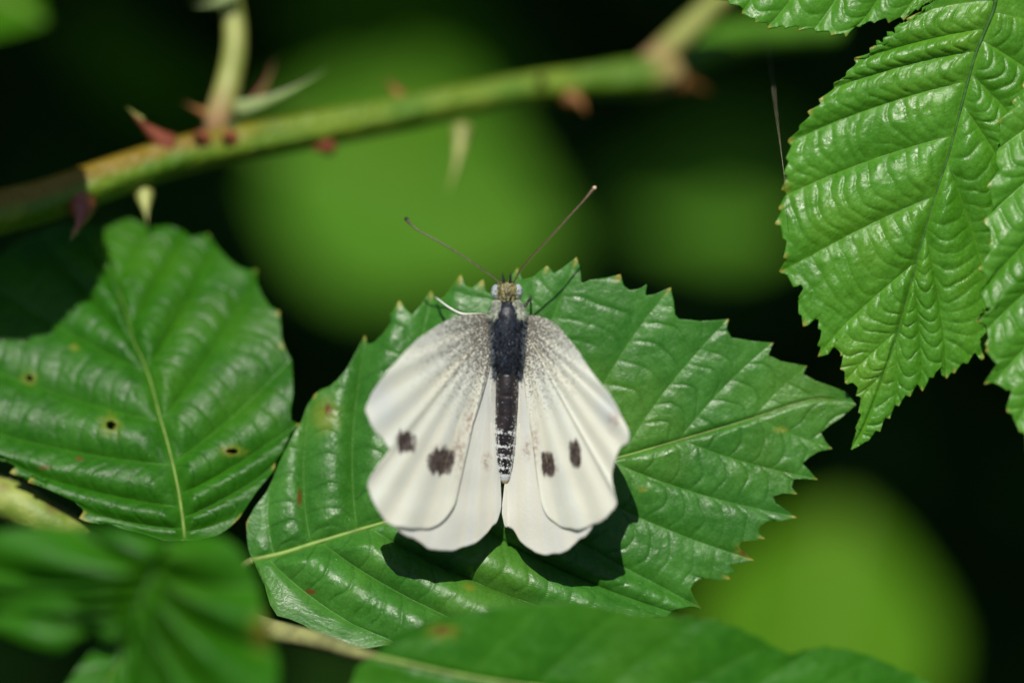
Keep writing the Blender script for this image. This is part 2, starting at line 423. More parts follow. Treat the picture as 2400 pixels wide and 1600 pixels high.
main_right = [(592, 1312), (603, 1322), (611, 1334), (621, 1364), (630, 1403), (645, 1436), (662, 1447), (690, 1450), (707, 1456), (727, 1474), (755, 1482), (785, 1500), (815, 1505), (838, 1520), (865, 1512), (904, 1506),
              (990, 1512), (1100, 1500), (1220, 1500), (1340, 1490), (1440, 1480), (1500, 1468), (1530, 1452), (1560, 1449), (1575, 1432), (1596, 1428), (1612, 1424), (1640, 1423), (1628, 1400), (1622, 1380), (1630, 1368), (1650, 1356), (1690, 1358), (1710, 1356), (1704, 1344), (1724, 1340), (1712, 1325),
              (1740, 1318), (1764, 1312), (1748, 1296), (1735, 1282), (1742, 1270), (1765, 1266), (1790, 1260), (1778, 1246), (1782, 1234), (1800, 1222), (1830, 1220), (1863, 1212), (1845, 1196), (1820, 1178), (1814, 1164), (1835, 1156), (1866, 1156), (1856, 1142), (1862, 1124), (1885, 1122),
              (1914, 1123), (1898, 1104), (1882, 1086), (1896, 1072), (1918, 1058), (1949, 1051), (1935, 1034), (1925, 1014), (1945, 996), (1970, 980), (2006, 948)]
main_mid = [(592, 1312), (660, 1297), (740, 1272), (880, 1230), (1100, 1165), (1300, 1112), (1450, 1072), (1590, 1032), (1750, 984), (1900, 936), (2006, 948)]
make_leaf('bramble_leaf', 'large serrated green leaf with the white butterfly resting on it', M['leaf_main'],
          main_mid, main_left, main_right, zmain,
          veins_l=[((640, 1300), (640, 1120)), ((730, 1275), (722, 950)), ((835, 1243), (857, 790)), ((950, 1208), (1012, 686)), ((1070, 1173), (1212, 632)), ((1190, 1140), (1351, 607)), ((1320, 1106), (1569, 676)),
                   ((1455, 1070), (1706, 749)), ((1590, 1032), (1811, 804)), ((1765, 980), (1890, 858))],
          veins_r=[((622, 1305), (940, 1508)), ((748, 1270), (1180, 1500)), ((865, 1234), (1460, 1476)), ((1040, 1182), (1575, 1432)), ((1180, 1142), (1640, 1423)), ((1310, 1110), (1764, 1312)), ((1430, 1077), (1863, 1212)), ((1600, 1030), (1914, 1123)), ((1780, 975), (1949, 1051))],
          ns=620, nt_=110, pleatf=lambda px: 0.028 + 0.07 * float(np.clip((1250 - px) / 400, 0, 1)), curve=0.11, ter=0.012, quilt=7.0, lam=0.20, seed=3, midrad=0.028, vein_rad=0.008,
          brown=[(769, 960, 9, 16), (701, 1165, 6, 22), (728, 1385, 16, 7), (1745, 1288, 12, 12)], halo=[(765, 975, 26, 34), (1505, 1146, 10, 7), (1830, 1006, 14, 8), (1745, 1288, 20, 18), (1100, 1376, 12, 10)],
          petiole=([(592, 1312, -0.13), (560, 1335, -0.25), (520, 1385, -0.6), (500, 1450, -0.9)], 0.05, False))

def zleft(px, py):
    d = (1270 - py) / K
    return -0.14 - 0.12 * d - 0.13 * d * d - 0.04 * ((px - 380) / K) ** 2
left_left = [(434, 1268), (386, 1268), (321, 1247), (285, 1240), (252, 1224), (225, 1226), (191, 1214), (200, 1196), (175, 1180), (145, 1166), (110, 1150), (68, 1130), (78, 1118), (50, 1112), (25, 1108), (38, 1094), (0, 1072), (-60, 1050),
             (-110, 980), (-130, 900), (-110, 800), (-80, 700), (-20, 620), (60, 560), (140, 530), (200, 528), (236, 532)]
left_right = [(434, 1268), (455, 1270), (509, 1254), (535, 1236), (557, 1214), (595, 1162), (625, 1124), (641, 1102), (645, 1084), (664, 1059), (681, 1020), (702, 994), (684, 985), (683, 962), (689, 925), (688, 890), (683, 844), (668, 815),
              (662, 791), (660, 765), (655, 736), (636, 724), (620, 700), (604, 667), (602, 634), (580, 636), (557, 628), (535, 610), (514, 587), (490, 552), (470, 556), (450, 560), (425, 540), (397, 533), (370, 536), (343, 527), (310, 515), (289, 510), (255, 518), (236, 532)]
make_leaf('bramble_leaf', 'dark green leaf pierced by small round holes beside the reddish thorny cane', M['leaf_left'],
          [(434, 1268), (426, 1200), (413, 1123), (391, 1032), (375, 978), (354, 898), (332, 839), (316, 807), (289, 716), (268, 646), (247, 587), (236, 532)], left_left, left_right, zleft,
          veins_l=[((430, 1240), (200, 1205)), ((424, 1190), (0, 1075)), ((405, 1090), (-110, 980)), ((378, 990), (-120, 830)), ((345, 870), (-60, 670)), ((316, 806), (60, 560)), ((285, 700), (140, 530))],
          veins_r=[((434, 1250), (557, 1214)), ((432, 1215), (645, 1090)), ((421, 1160), (702, 994)), ((404, 1088), (683, 844)), ((378, 985), (602, 640)), ((340, 860), (490, 552)), ((300, 755), (397, 533)), ((268, 646), (310, 516))],
          ns=480, nt_=100, pleat=0.068, ter=0.009, quilt=6.0, lam=0.17, seed=5, midrad=0.019, vein_rad=0.007,
          holes=[(70, 886, 8, 7), (260, 996, 10, 10), (545, 1057, 13, 6)], halo=[(175, 815, 10, 8), (665, 810, 14, 9)], brown=[(70, 888, 9, 7), (260, 998, 10, 9), (543, 1058, 14, 7), (105, 1095, 16, 5), (187, 1076, 11, 5)],
          petiole=([(434, 1268, -0.19), (440, 1310, -0.35), (470, 1390, -0.7), (500, 1450, -0.9)], 0.05, False))

zright = lambda px, py: 0.0 + 0.05 * (500 - py) / K - 0.10 * ((px - (2336 - (py + 40) * 0.31)) / K) ** 2
right_left = [(2336, -40), (2280, -60), (2220, -30), (2180, 10), (2129, 49), (2073, 91), (2010, 140), (1954, 203), (1897, 267), (1855, 323), (1841, 393), (1838, 456), (1822, 519), (1838, 560), (1842, 596), (1828, 634), (1850, 655), (1878, 676), (1868, 705), (1874, 735),
              (1882, 760), (1915, 750), (1922, 790), (1918, 830), (1950, 815), (1970, 822), (1972, 860), (1980, 893), (2008, 906), (2014, 940), (2016, 970), (2006, 1010), (1996, 1053)]
right_right = [(2336, -40), (2400, -20), (2450, 60), (2480, 200), (2470, 400), (2430, 600), (2360, 760), (2325, 800), (2305, 835), (2285, 832), (2262, 852), (2246, 862), (2222, 886), (2206, 866), (2192, 874), (2164, 908), (2150, 905), (2101, 950), (2059, 1005), (2031, 1034), (1996, 1053)]
make_leaf('bramble_leaf', 'bright green deeply ribbed leaf tapering to a narrow hanging tip', M['leaf_right'],
          [(2336, -40), (2330, 20), (2290, 119), (2262, 217), (2227, 351), (2185, 484), (2150, 610), (2108, 765), (2073, 870), (2031, 982), (1996, 1053)], right_left, right_right, zright,
          veins_l=[((2334, 0), (2129, 49)), ((2310, 70), (2010, 140)), ((2288, 122), (1954, 203)), ((2270, 190), (1855, 330)), ((2236, 315), (1838, 456)), ((2192, 460), (1830, 634)), ((2150, 610), (1918, 830)), ((2105, 770), (1978, 891)), ((2075, 866), (2014, 940))],
          veins_r=[((2326, 30), (2450, 60)), ((2300, 95), (2480, 220)), ((2275, 170), (2470, 400)), ((2255, 245), (2440, 560)), ((2220, 375), (2350, 780)), ((2168, 545), (2222, 886)), ((2140, 650), (2164, 908)), ((2100, 790), (2101, 950))],
          ns=520, nt_=100, pleat=0.066, ter=0.013, quilt=3.2, crinkle=0.006, lam=0.125, seed=8, midrad=0.022, vein_rad=0.009, vein_mat='vein_dark', mid_mat='vein_dark', teeth=38, tooth_amp=0.040, halo=[(1842, 440, 10, 14)])
zfr = lambda px, py: 0.40 + 0.12 * (py - 600) / K
fr_left = [(2540, 60), (2470, 110), (2420, 170), (2398, 205), (2368, 259), (2340, 295), (2345, 330), (2334, 356), (2336, 400), (2314, 441), (2326, 480), (2308, 514), (2324, 568), (2296, 629), (2312, 660), (2294, 689), (2322, 726), (2298, 750), (2316, 790), (2306, 823), (2333, 847), (2310, 895), (2340, 905), (2364, 914), (2360, 950), (2370, 980), (2394, 1011), (2410, 1060), (2450, 1110)]
fr_right = [(2540, 60), (2640, 120), (2720, 300), (2740, 560), (2680, 800), (2560, 1000), (2450, 1110)]
make_leaf('bramble_leaf', 'crinkled green leaf overlapping the right flank of the ribbed hanging leaf', M['leaf_right'],
          [(2540, 60), (2545, 250), (2530, 500), (2500, 750), (2470, 950), (2450, 1110)], fr_left, fr_right, zfr,
          veins_l=[((2540, 120), (2398, 205)), ((2545, 220), (2334, 356)), ((2540, 330), (2308, 514)), ((2532, 450), (2294, 689)), ((2520, 590), (2300, 770)), ((2500, 720), (2310, 895)), ((2480, 860), (2370, 980))],
          ns=420, nt_=80, pleat=0.09, ter=0.014, quilt=2.6, lam=0.13, seed=11, teeth=24, tooth_amp=0.04, vein_mat='vein_dark', mid_mat='vein_dark')
zt = lambda px, py: -0.05 + 0.15 * (py) / K
make_leaf('bramble_leaf', 'green leaf reaching in over the thorny cane beside the ribbed hanging leaf', M['leaf_right'],
          [(2330, -70), (2150, -110), (1950, -150), (1750, -140), (1560, -90)],
          [(2330, -70), (2270, -30), (2160, 12), (2112, 45), (2060, 52), (2020, 62), (1972, 85), (1938, 80), (1880, 68), (1822, 67), (1760, 49), (1732, 20), (1690, 2), (1620, -40), (1560, -90)],
          [(2330, -70), (2250, -220), (2100, -330), (1850, -340), (1650, -230), (1560, -90)], zt, ns=360, nt_=76, pleat=0.06, ter=0.011, quilt=2.6, lam=0.13, seed=12, teeth=24, tooth_amp=0.04, vein_mat='vein_dark', mid_mat='vein_dark')

zbot = lambda px, py: 1.25 - 0.08 * (py - 1560) / K * np.clip((1900 - px) / 600, 0.2, 1) - 0.25 * np.clip((px - 1750) / 400, 0, 1)
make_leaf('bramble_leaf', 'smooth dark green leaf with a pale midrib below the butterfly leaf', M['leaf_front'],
          [(880, 1538), (960, 1556), (1090, 1584), (1250, 1608), (1500, 1630), (1800, 1640), (2050, 1640), (2250, 1655)],
          [(880, 1538), (905, 1505), (950, 1475), (1010, 1452), (1100, 1432), (1200, 1418), (1320, 1410), (1420, 1422), (1500, 1437), (1600, 1445), (1700, 1460), (1770, 1488), (1830, 1524), (1860, 1530), (1930, 1516), (2000, 1524), (2050, 1540), (2100, 1562), (2170, 1596), (2250, 1655)],
          [(880, 1538), (845, 1555), (825, 1590), (822, 1650), (870, 1740), (1000, 1820), (1300, 1880), (1700, 1850), (2050, 1760), (2250, 1655)], zbot,
          ns=420, nt_=80, pleat=0.022, ter=0.003, lam=0.17, seed=14, teeth=26, tooth_amp=0.018, midrad=0.030, vein_mat='vein_dark', traced=False,
          brown=[(1038, 1476, 20, 9)], halo=[(1038, 1478, 34, 18)],
          petiole=([(880, 1538, 1.22), (830, 1528, 1.05), (740, 1500, 0.75), (640, 1478, 0.45), (560, 1455, 0.1)], 0.115, False))

zll = lambda px, py: 2.3 + 0.22 * (py - 1300) / K - 0.10 * np.clip((420 - px) / K, -1, 3) ** 2
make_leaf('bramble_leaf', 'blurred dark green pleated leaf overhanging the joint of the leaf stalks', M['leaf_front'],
          [(398, 1268), (380, 1310), (352, 1360), (325, 1420), (305, 1500), (290, 1600), (280, 1700)],
          [(398, 1268), (330, 1250), (250, 1241), (60, 1240), (-120, 1270), (-150, 1360), (-60, 1425), (60, 1436), (180, 1430), (270, 1440), (285, 1520), (270, 1610), (280, 1700)],
          [(398, 1268), (470, 1252), (548, 1276), (596, 1345), (618, 1430), (640, 1500), (655, 1570), (640, 1660), (560, 1740), (420, 1780), (280, 1700)], zll,
          veins_l=[((392, 1285), (250, 1243)), ((380, 1310), (-120, 1270)), ((365, 1335), (-150, 1360)), ((350, 1365), (-60, 1425)), ((330, 1410), (180, 1430)), ((308, 1490), (285, 1520))],
          veins_r=[((392, 1286), (592, 1350)), ((380, 1310), (640, 1500)), ((362, 1345), (640, 1660)), ((342, 1380), (560, 1740)), ((322, 1430), (420, 1780))],
          ns=300, nt_=70, pleat=0.26, ter=0.004, seed=17, traced=False, vein_mat='vein_dark', mid_mat='vein_dark', curve=-0.12, brown=[(612, 1482, 16, 26)], halo=[(612, 1482, 26, 40)])
zdim = lambda px, py: -1.6 - 0.5 * (1600 - py) / K
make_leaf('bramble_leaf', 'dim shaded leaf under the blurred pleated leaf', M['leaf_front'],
          [(420, 1420), (360, 1470), (300, 1540), (220, 1640), (150, 1740)], [(420, 1420), (330, 1425), (240, 1500), (160, 1600), (130, 1680), (150, 1740)], [(420, 1420), (430, 1490), (400, 1580), (330, 1680), (250, 1740), (150, 1740)], zdim,
          ns=200, nt_=50, pleat=0.06, ter=0.004, seed=19, traced=False, vein_mat='vein_dark')

# ------------------------------------------------------------------ the thorny cane
def cane_mat():
    m = N('cane_skin')
    al, sd = m.attr('along'), m.attr('side')
    n = m.noise(260, 3); n2 = m.noise(1500, 2)
    green = m.mix(m.ramp(n, 0.3, 0.7), (0.065, 0.160, 0.003), (0.140, 0.220, 0.010))
    redm = m.math('MULTIPLY', m.ramp(m.math('ADD', sd, m.math('MULTIPLY', n, 0.5)), 0.10, 0.75), m.ramp(al, 0.48, 0.30))
    c = m.mix(m.math('MULTIPLY', redm, 0.62), green, (0.25, 0.100, 0.008))
    c = m.mix(m.math('MULTIPLY', m.ramp(n2, 0.64, 0.76), 0.4), c, (0.36, 0.33, 0.10))
    c = m.mix(m.ramp(al, 0.86, 0.97), c, (0.30, 0.23, 0.085))
    m.set(Base_Color=c, Roughness=0.5, Specular_IOR_Level=0.4); m.bump(m.math('ADD', n2, m.math('MULTIPLY', m.noise(600, 3, 0.6, stretch=(0.25, 1, 1)), 1.5)), 0.0004, 0.7)
    return m.m
M['cane'] = cane_mat()
M['thorn_red'] = plain('thorn_red', (0.27, 0.075, 0.040), 0.28, 0.3, 500, spec=0.7)
M['thorn_green'] = plain('thorn_pale_green', (0.30, 0.33, 0.09), 0.4, 0.25, 400)
M['thorn_brown'] = plain('thorn_brown', (0.20, 0.09, 0.025), 0.4, 0.3, 400)
M['stipule'] = plain('stipule_pale_green', (0.33, 0.42, 0.17), 0.5, 0.2, 400, trans=0.25)
M['stipule_brown'] = plain('stipule_brown', (0.13, 0.06, 0.02), 0.6, 0.3, 400)
def petmat():
    m = N('side_shoot_skin')
    n = m.noise(300, 3)
    c = m.mix(m.ramp(n, 0.3, 0.7), (0.20, 0.24, 0.04), (0.31, 0.34, 0.085))
    c = m.mix(m.ramp(m.math('ADD', m.attr('along'), m.math('MULTIPLY', n, 0.3)), 0.55, 0.15), c, (0.36, 0.20, 0.11))
    m.set(Base_Color=c, Roughness=0.5); return m.m
M['shoot'] = petmat()

def zc(px): return -0.78 - 2.2 * np.clip(px / 1600, -0.1, 1.3)
cane_px = [(-140, 545, 56), (-20, 500, 54), (100, 470, 51), (250, 418, 48), (400, 370, 46), (520, 342, 45), (650, 318, 44), (800, 290, 44), (950, 262, 42), (1100, 232, 39), (1250, 205, 37), (1380, 190, 38), (1480, 182, 46), (1545, 176, 44), (1590, 165, 30)]
cp = np.array([np.r_[P(a, b, zc(a)), c / K * (DIST - zc(a)) / DIST] for a, b, c in cane_px])
cpd = catmull(cp, 10)
cane = thing('bramble_cane', 'thorny reddish green bramble cane slanting behind the butterfly leaf', 'bramble cane', cpd[0, :3])
v, f, al, an = tube_geo(cpd[:, :3], cpd[:, 3], 25)
ctr = np.vstack([np.repeat(cpd[:, :3], 25, 0), cpd[:1, :3], cpd[-1:, :3]])
v = ctr + (v - ctr) * (1 + 0.055 * np.cos(5 * an + 0.6))[:, None]
yy = (v - ctr)[:, 1]; yy = yy / (np.abs(yy).max() + 1e-9)
mesh('stem', v, f, M['cane'], cane, {'along': al, 'side': yy * 1.2})

def thorn(base, tip, br, mat, parent, bend=(0, 0, 0), name='thorn', n=10, sq=None):
    b, t = P(*base), P(*tip)
    u = np.linspace(0, 1, 14)[:, None]
    pts = b + (t - b) * u + np.array(bend) * 4 * u * (1 - u)
    r = br * ((1 - u[:, 0]) ** 1.5 * 0.93 + 0.07 * (1 - u[:, 0]) + 0.004)
    return tube(name, pts, r, mat, parent, n, sq)
def Z(px, d=0.0): return float(zc(px) + d)
thorn((392, 338, Z(390, 0.05)), (296, 250, Z(300, 0.2)), 0.105, M['thorn_red'], cane, (0.0, -0.02, 0))
thorn((330, 282, Z(340, 0.14)), (293, 247, Z(296, 0.22)), 0.035, M['thorn_green'], cane)
thorn((470, 326, Z(468, 0.13)), (458, 314, Z(468, 0.34)), 0.085, M['thorn_red'], cane)
thorn((536, 326, Z(534, 0.13)), (522, 316, Z(530, 0.34)), 0.085, M['thorn_red'], cane)
thorn((548, 310, Z(548, 0.0)), (536, 268, Z(548, 0.30)), 0.075, M['stipule'], cane)
thorn((770, 346, Z(770, 0.08)), (722, 350, Z(740, 0.40)), 0.075, M['thorn_red'], cane)
thorn((190, 478, Z(190, 0.10)), (165, 558, Z(180, 0.42)), 0.135, M['thorn_red'], cane, (0.05, 0.0, 0.12))
thorn((178, 540, Z(180, 0.34)), (162, 570, Z(180, 0.42)), 0.032, M['thorn_green'], cane)
thorn((338, 455, Z(338, 0.0)), (346, 528, Z(338, 0.2)), 0.085, M['thorn_green'], cane)
thorn((1082, 300, Z(1082, 0.0)), (1046, 458, Z(1082, 0.35)), 0.088, M['thorn_green'], cane, (0.03, 0, 0))
thorn((945, 238, Z(945, -0.05)), (905, 182, Z(945, -0.1)), 0.085, M['thorn_brown'], cane)
thorn((1265, 192, Z(1265, 0.08)), (1268, 172, Z(1265, 0.40)), 0.07, M['thorn_green'], cane)
thorn((1335, 228, Z(1335, 0.08)), (1372, 268, Z(1335, 0.30)), 0.095, M['thorn_brown'], cane, (0.03, 0.02, 0))
thorn((1590, 190, Z(1590, 0.0)), (1670, 215, Z(1600, -0.2)), 0.10, M['thorn_brown'], cane)
# side shoot with its stipules
sp = catmull([np.r_[P(a, b, z), r / K] for a, b, z, r in ((505, 318, -1.75, 28), (515, 270, -1.72, 35), (535, 200, -1.75, 33), (550, 120, -1.85, 30), (548, 40, -1.95, 27), (530, -40, -2.05, 25), (500, -140, -2.2, 24))], 10)
sh = tube('side_shoot', sp[:, :3], sp[:, 3], M['shoot'], cane, 14)
thorn((500, 275, -1.70), (425, 238, -1.75), 0.06, M['thorn_brown'], cane)
thorn((545, -10, -1.8), (448, 14, -1.6), 0.075, M['stipule'], cane, (0, -0.03, 0))
thorn((555, 255, -1.68), (768, 160, -1.55), 0.075, M['stipule'], cane, (0, -0.05, 0.05), name='stipule', sq=0.4)
thorn((580, 255, -1.85), (645, 130, -2.1), 0.06, M['stipule_brown'], cane, (0.04, 0, 0), name='stipule', sq=0.4)
fk = catmull([np.r_[P(a, b, z), r / K] for a, b, z, r in ((1520, 165, -3.05, 42), (1570, 112, -3.0, 36), (1630, 55, -2.95, 34), (1700, -10, -2.9, 32), (1800, -100, -2.8, 30))], 10)
tube('side_shoot', fk[:, :3], fk[:, 3], M['shoot'], cane, 14)
tipc = catmull([np.r_[P(a, b, z), r / K] for a, b, z, r in ((1560, 172, -3.15, 36), (1640, 125, -3.5, 42), (1720, 92, -3.9, 46), (1820, 78, -4.2, 40), (1960, 70, -4.5, 34))], 10)
M['young'] = plain('young_stem_green', (0.07, 0.20, 0.012), 0.5, 0.2, 200)
tube('young_stem', tipc[:, :3], tipc[:, 3], M['young'], cane, 14)

# left stalk
def stalkmat():
    m = N('stalk_skin'); n = m.noise(330, 3)
    c = m.mix(m.ramp(n, 0.35, 0.65), (0.13, 0.21, 0.02), (0.28, 0.34, 0.07))
    c = m.mix(m.math('MULTIPLY', m.ramp(m.noise(190, 2), 0.55, 0.68), 0.7), c, (0.12, 0.075, 0.015))
    m.set(Base_Color=c, Roughness=0.55); m.bump(m.noise(1800, 2), 0.0001); return m.m
lp = catmull([np.r_[P(a, b, z), r / K] for a, b, z, r in ((-220, 1075, -0.9, 54), (-60, 1140, -0.7, 52), (40, 1180, -0.55, 50), (130, 1232, -0.5, 46), (220, 1280, -0.6, 42), (340, 1360, -0.75, 36), (505, 1452, -0.9, 30))], 10)
stalk = thing('leaf_stalk', 'thick yellowish green stalk with brown blotches below the holed leaf', 'stalk', lp[0, :3])
v, f, al, an = tube_geo(lp[:, :3], lp[:, 3], 16)
mesh('stem', v, f, stalkmat(), stalk)
hv, hf = [], []
for i in range(420):
    k = rng.integers(15, len(lp) - 25); a = rng.uniform(0, 2 * math.pi); d = np.array((math.cos(a) * 0.5, math.sin(a), 0.5 * math.cos(a)))
    d /= np.linalg.norm(d); b = lp[k, :3] + d * lp[k, 3] * 0.97; t = b + (d + rng.normal(0, 0.4, 3)) * rng.uniform(0.02, 0.06)
    sdv = np.array((0.003, 0, 0)); o = len(hv); hv += [b - sdv, b + sdv, b + np.array((0, 0, 0.003)), t]; hf += [(o, o + 1, o + 3), (o + 1, o + 2, o + 3), (o + 2, o, o + 3)]
M['hair'] = plain('plant_hair', (0.45, 0.45, 0.28), 0.6, 0.1)
h = mesh('hair', np.array(hv), hf, M['hair'], stalk); h['kind'] = 'stuff'

# thread of spider silk
M['silk'] = plain('silk', (0.35, 0.32, 0.22), 0.5, 0.4, 1500)
th = catmull([P(a, b, z) for a, b, z in ((1790, 60, -1.0), (1800, 110, -0.9), (1812, 200, -0.6), (1822, 285, -0.3), (1834, 380, 0.1), (1841, 430, 0.45))], 8)
v, f, _, _ = tube_geo(th, 0.0018, 5)
o = mesh('spider_thread', v, f, M['silk']); o['label'] = 'single fine spider thread hanging between cane and ribbed leaf'; o['category'] = 'thread'

# ------------------------------------------------------------------ background foliage, far out of focus
def simple_leaf(name, label, mat, base, tip, width, tilt=0.0, fold=0.25, droop=0.1, group=None, seed=1, parts=True):
    b, t = P(*base), P(*tip)
    ax = t - b; Ln = np.linalg.norm(ax); ax /= Ln
    acr = np.cross(np.array((0, 0, 1.0)), ax); acr /= np.linalg.norm(acr)
    nor = np.cross(ax, acr)
    acr, nor = acr * math.cos(tilt) + nor * math.sin(tilt), nor * math.cos(tilt) - acr * math.sin(tilt)
    ns, nw = 70, 21
    s = np.linspace(0, 1, ns)
    hw = width * 0.5 * (np.sin(math.pi * np.clip(s, 0, 1) ** 0.72) ** 0.85) * (1 - 0.15 * s)
    fr = (s * 16) % 1; hw = hw * (1 + 0.10 * (fr - 0.5)) + 0.01
    w = np.linspace(-1, 1, nw)
    S, Wd = np.meshgrid(s, w, indexing='ij')
    ple = 0.10 * np.abs(np.sin((S * 8 - 0.9 * np.abs(Wd)) * math.pi)) * np.abs(Wd) ** 0.5 * width * 0.3
    G = b + ax * (S * Ln + 0.35 * np.abs(Wd) * hw[:, None] * (1 - S))[..., None] + acr * (Wd * hw[:, None])[..., None] + nor * (fold * np.abs(Wd) * hw[:, None] + ple - droop * Ln * 4 * (S - 0.5) ** 2)[..., None]
    idx = np.arange(ns * nw).reshape(ns, nw)
    f = np.stack([idx[:-1, :-1], idx[1:, :-1], idx[1:, 1:], idx[:-1, 1:]], -1).reshape(-1, 4)
    root = thing(name, label, 'leaf', b, group)
    zz = np.zeros(ns * nw)
    bl = mesh('blade', G.reshape(-1, 3), f, mat, root, {'vein': np.exp(-(Wd.reshape(-1) / 0.06) ** 2)})
    tube('midrib', G[::3, nw // 2] , np.linspace(0.04, 0.008, len(G[::3])), M['midrib'], root, 6)
    return root
simple_leaf('background_leaf', 'large pale green blurred leaf behind the antennae', M['leaf_far'], (600, 300, -19.5), (1340, 590, -18.5), 3.3, 0.0, 0.1, 0.05)
simple_leaf('background_leaf', 'dim green blurred leaf above the middle of the cane', M['leaf_yellow'], (640, -40, -19.5), (1230, 220, -19), 3.0, 0.6, 0.2, 0.05)
simple_leaf('background_leaf', 'dull green blurred leaf between antenna club and ribbed leaf', M['leaf_far'], (1960, 400, -19), (1390, 470, -19), 2.0, 0.0, 0.15, 0.05)
simple_leaf('background_leaf', 'yellow green blurred leaf in the gap beneath the butterfly leaf tip', M['leaf_bright'], (1990, 1180, -17), (1830, 1900, -16), 3.2, 0.0, 0.12, 0.05)
simple_leaf('background_leaf', 'very dim leaf far behind the side shoot', M['leaf_yellow'], (120, 20, -18), (560, 260, -17.5), 2.2, 1.12, 0.2, 0.05)
simple_leaf('background_leaf', 'small bright green leaf end left of the side shoot', M['leaf_yellow'], (-140, -80, -4.2), (105, 50, -4), 1.0, 0.0, 0.1, 0.05)
GAPS = [(960, 440, 440, 260), (930, 100, 380, 200), (1660, 430, 330, 150), (1950, 1450, 380, 360)]      # openings left in the added shade leaves so sun reaches the blurred leaves

# ------------------------------------------------------------------ leaf above the frame whose shadow falls on the holed leaf
shp = [(-330, 560), (-330, 840), (-150, 830), (0, 806), (95, 790), (150, 748), (178, 730), (222, 690), (240, 650), (252, 612), (236, 570), (222, 520), (170, 440), (112, 400), (-20, 380), (-200, 420)]
T0 = 5.2
sq = np.array([P(a, b, zleft(max(0, a), b)) + SUN_CAM * T0 for a, b in shp])
cen = sq.mean(0)
def overhang():
    root = thing('overhanging_leaf', 'leaf above the picture whose shadow darkens the holed leaf', 'leaf', sq[0])
    dense = catmull(np.vstack([sq, sq[:1]]), 8)[:-1]
    n = len(dense); rr = np.linspace(0, 1, 10)
    V = (cen + (dense - cen) * rr[:, None, None])
    dd = np.linalg.norm(V - cen, axis=2); V[..., 2] += 0.05 * np.sin(dd * 7)
    V[-1] += ((np.arange(n) % 6) / 6.0 * 0.05)[:, None] * (dense - cen) / np.linalg.norm(dense - cen, axis=1)[:, None]
    f = []
    for i in range(9):
        for j in range(n): k = (j + 1) % n; f.append((i * n + j, i * n + k, (i + 1) * n + k, (i + 1) * n + j))
    mesh('blade', V.reshape(-1, 3), f, M['leaf_front'], root)
    tube('petiole', catmull([sq[0] + (0.3, 0, 0.02), sq[0] + (-1.5, 0.6, -0.3), sq[0] + (-4, 0.8, -3)], 8), 0.06, M['petiole'], root)
overhang()

def leaf_mass(name, label, pts, size, normals, mat, seed):
    r = np.random.default_rng(seed)
    V, F = [], []
    prof = np.array(((0, 0), (0.12, 0.36), (0.35, 0.5), (0.6, 0.42), (0.82, 0.22), (1.0, 0.0)))
    for p, nrm in zip(pts, normals):
        nrm = nrm + r.normal(0, 0.35, 3); nrm /= np.linalg.norm(nrm)
        a = np.cross(nrm, r.normal(0, 1, 3)); a /= np.linalg.norm(a); b = np.cross(nrm, a)
        L = size * r.uniform(0.7, 1.25); wd = L * r.uniform(0.65, 0.8)
        o = len(V)
        for (s, w) in prof:
            c = p + a * (s - 0.5) * L - nrm * 0.12 * L * (2 * s - 1) ** 2
            V += [c - b * w * wd + nrm * 0.22 * w * wd, c, c + b * w * wd + nrm * 0.22 * w * wd]
        for i in range(5):
            for j in range(2): F.append((o + i * 3 + j, o + i * 3 + j + 1, o + i * 3 + j + 4, o + i * 3 + j + 3))
    ob = mesh(name, np.array(V), F, mat); ob['kind'] = 'stuff'; ob['label'] = label
    return ob
r_ = np.random.default_rng(31)
M['mass'] = plain('thicket_leaf', (0.018, 0.060, 0.006), 0.7, 0.5, 60, spec=0.1)
# dense unseen leaves added above the frame to keep the thicket behind in shade
pts = np.stack([r_.uniform(-17, 17, 900), r_.uniform(6.4, 27, 900), r_.uniform(-14.2, -12.2, 900)], -1)
def through_gap(p):
    q = p - SUN_CAM * ((p[2] + 18.5) / SUN_CAM[2]); f_ = DIST / (DIST - q[2])
    px, py = q[0] * f_ * K + 1200, 800 - q[1] * f_ * K
    return any(math.hypot((px - a) / (rx + 190), (py - b) / (ry + 190)) < 1 for a, b, rx, ry in GAPS)
pts = np.array([p for p in pts if not through_gap(p)])
leaf_mass('added_shade_foliage', 'dense unseen bramble leaves added above the frame to shade the bank', pts, 4.2, np.tile(np.array((0, 0.5, 0.85)), (len(pts), 1)), M['mass'], 5)
pts = np.stack([r_.uniform(-14, 14, 520), r_.uniform(-14, 12, 520), r_.uniform(-29.5, -27, 520)], -1)
leaf_mass('undergrowth', 'dark shaded bramble undergrowth on the bank far out of focus', pts, 3.6, np.tile(np.array((0, 0.6, 0.7)), (520, 1)), M['mass'], 6)

# ------------------------------------------------------------------ the butterfly
bf = thing('butterfly', 'small white butterfly with dark spots resting on the large serrated leaf', 'butterfly', P(1188, 880, 0.0))

P_ground = P
def P(px, py, z=0.0):
    return P_ground(px, py, z - 0.12)        # the butterfly crouches low on the leaf

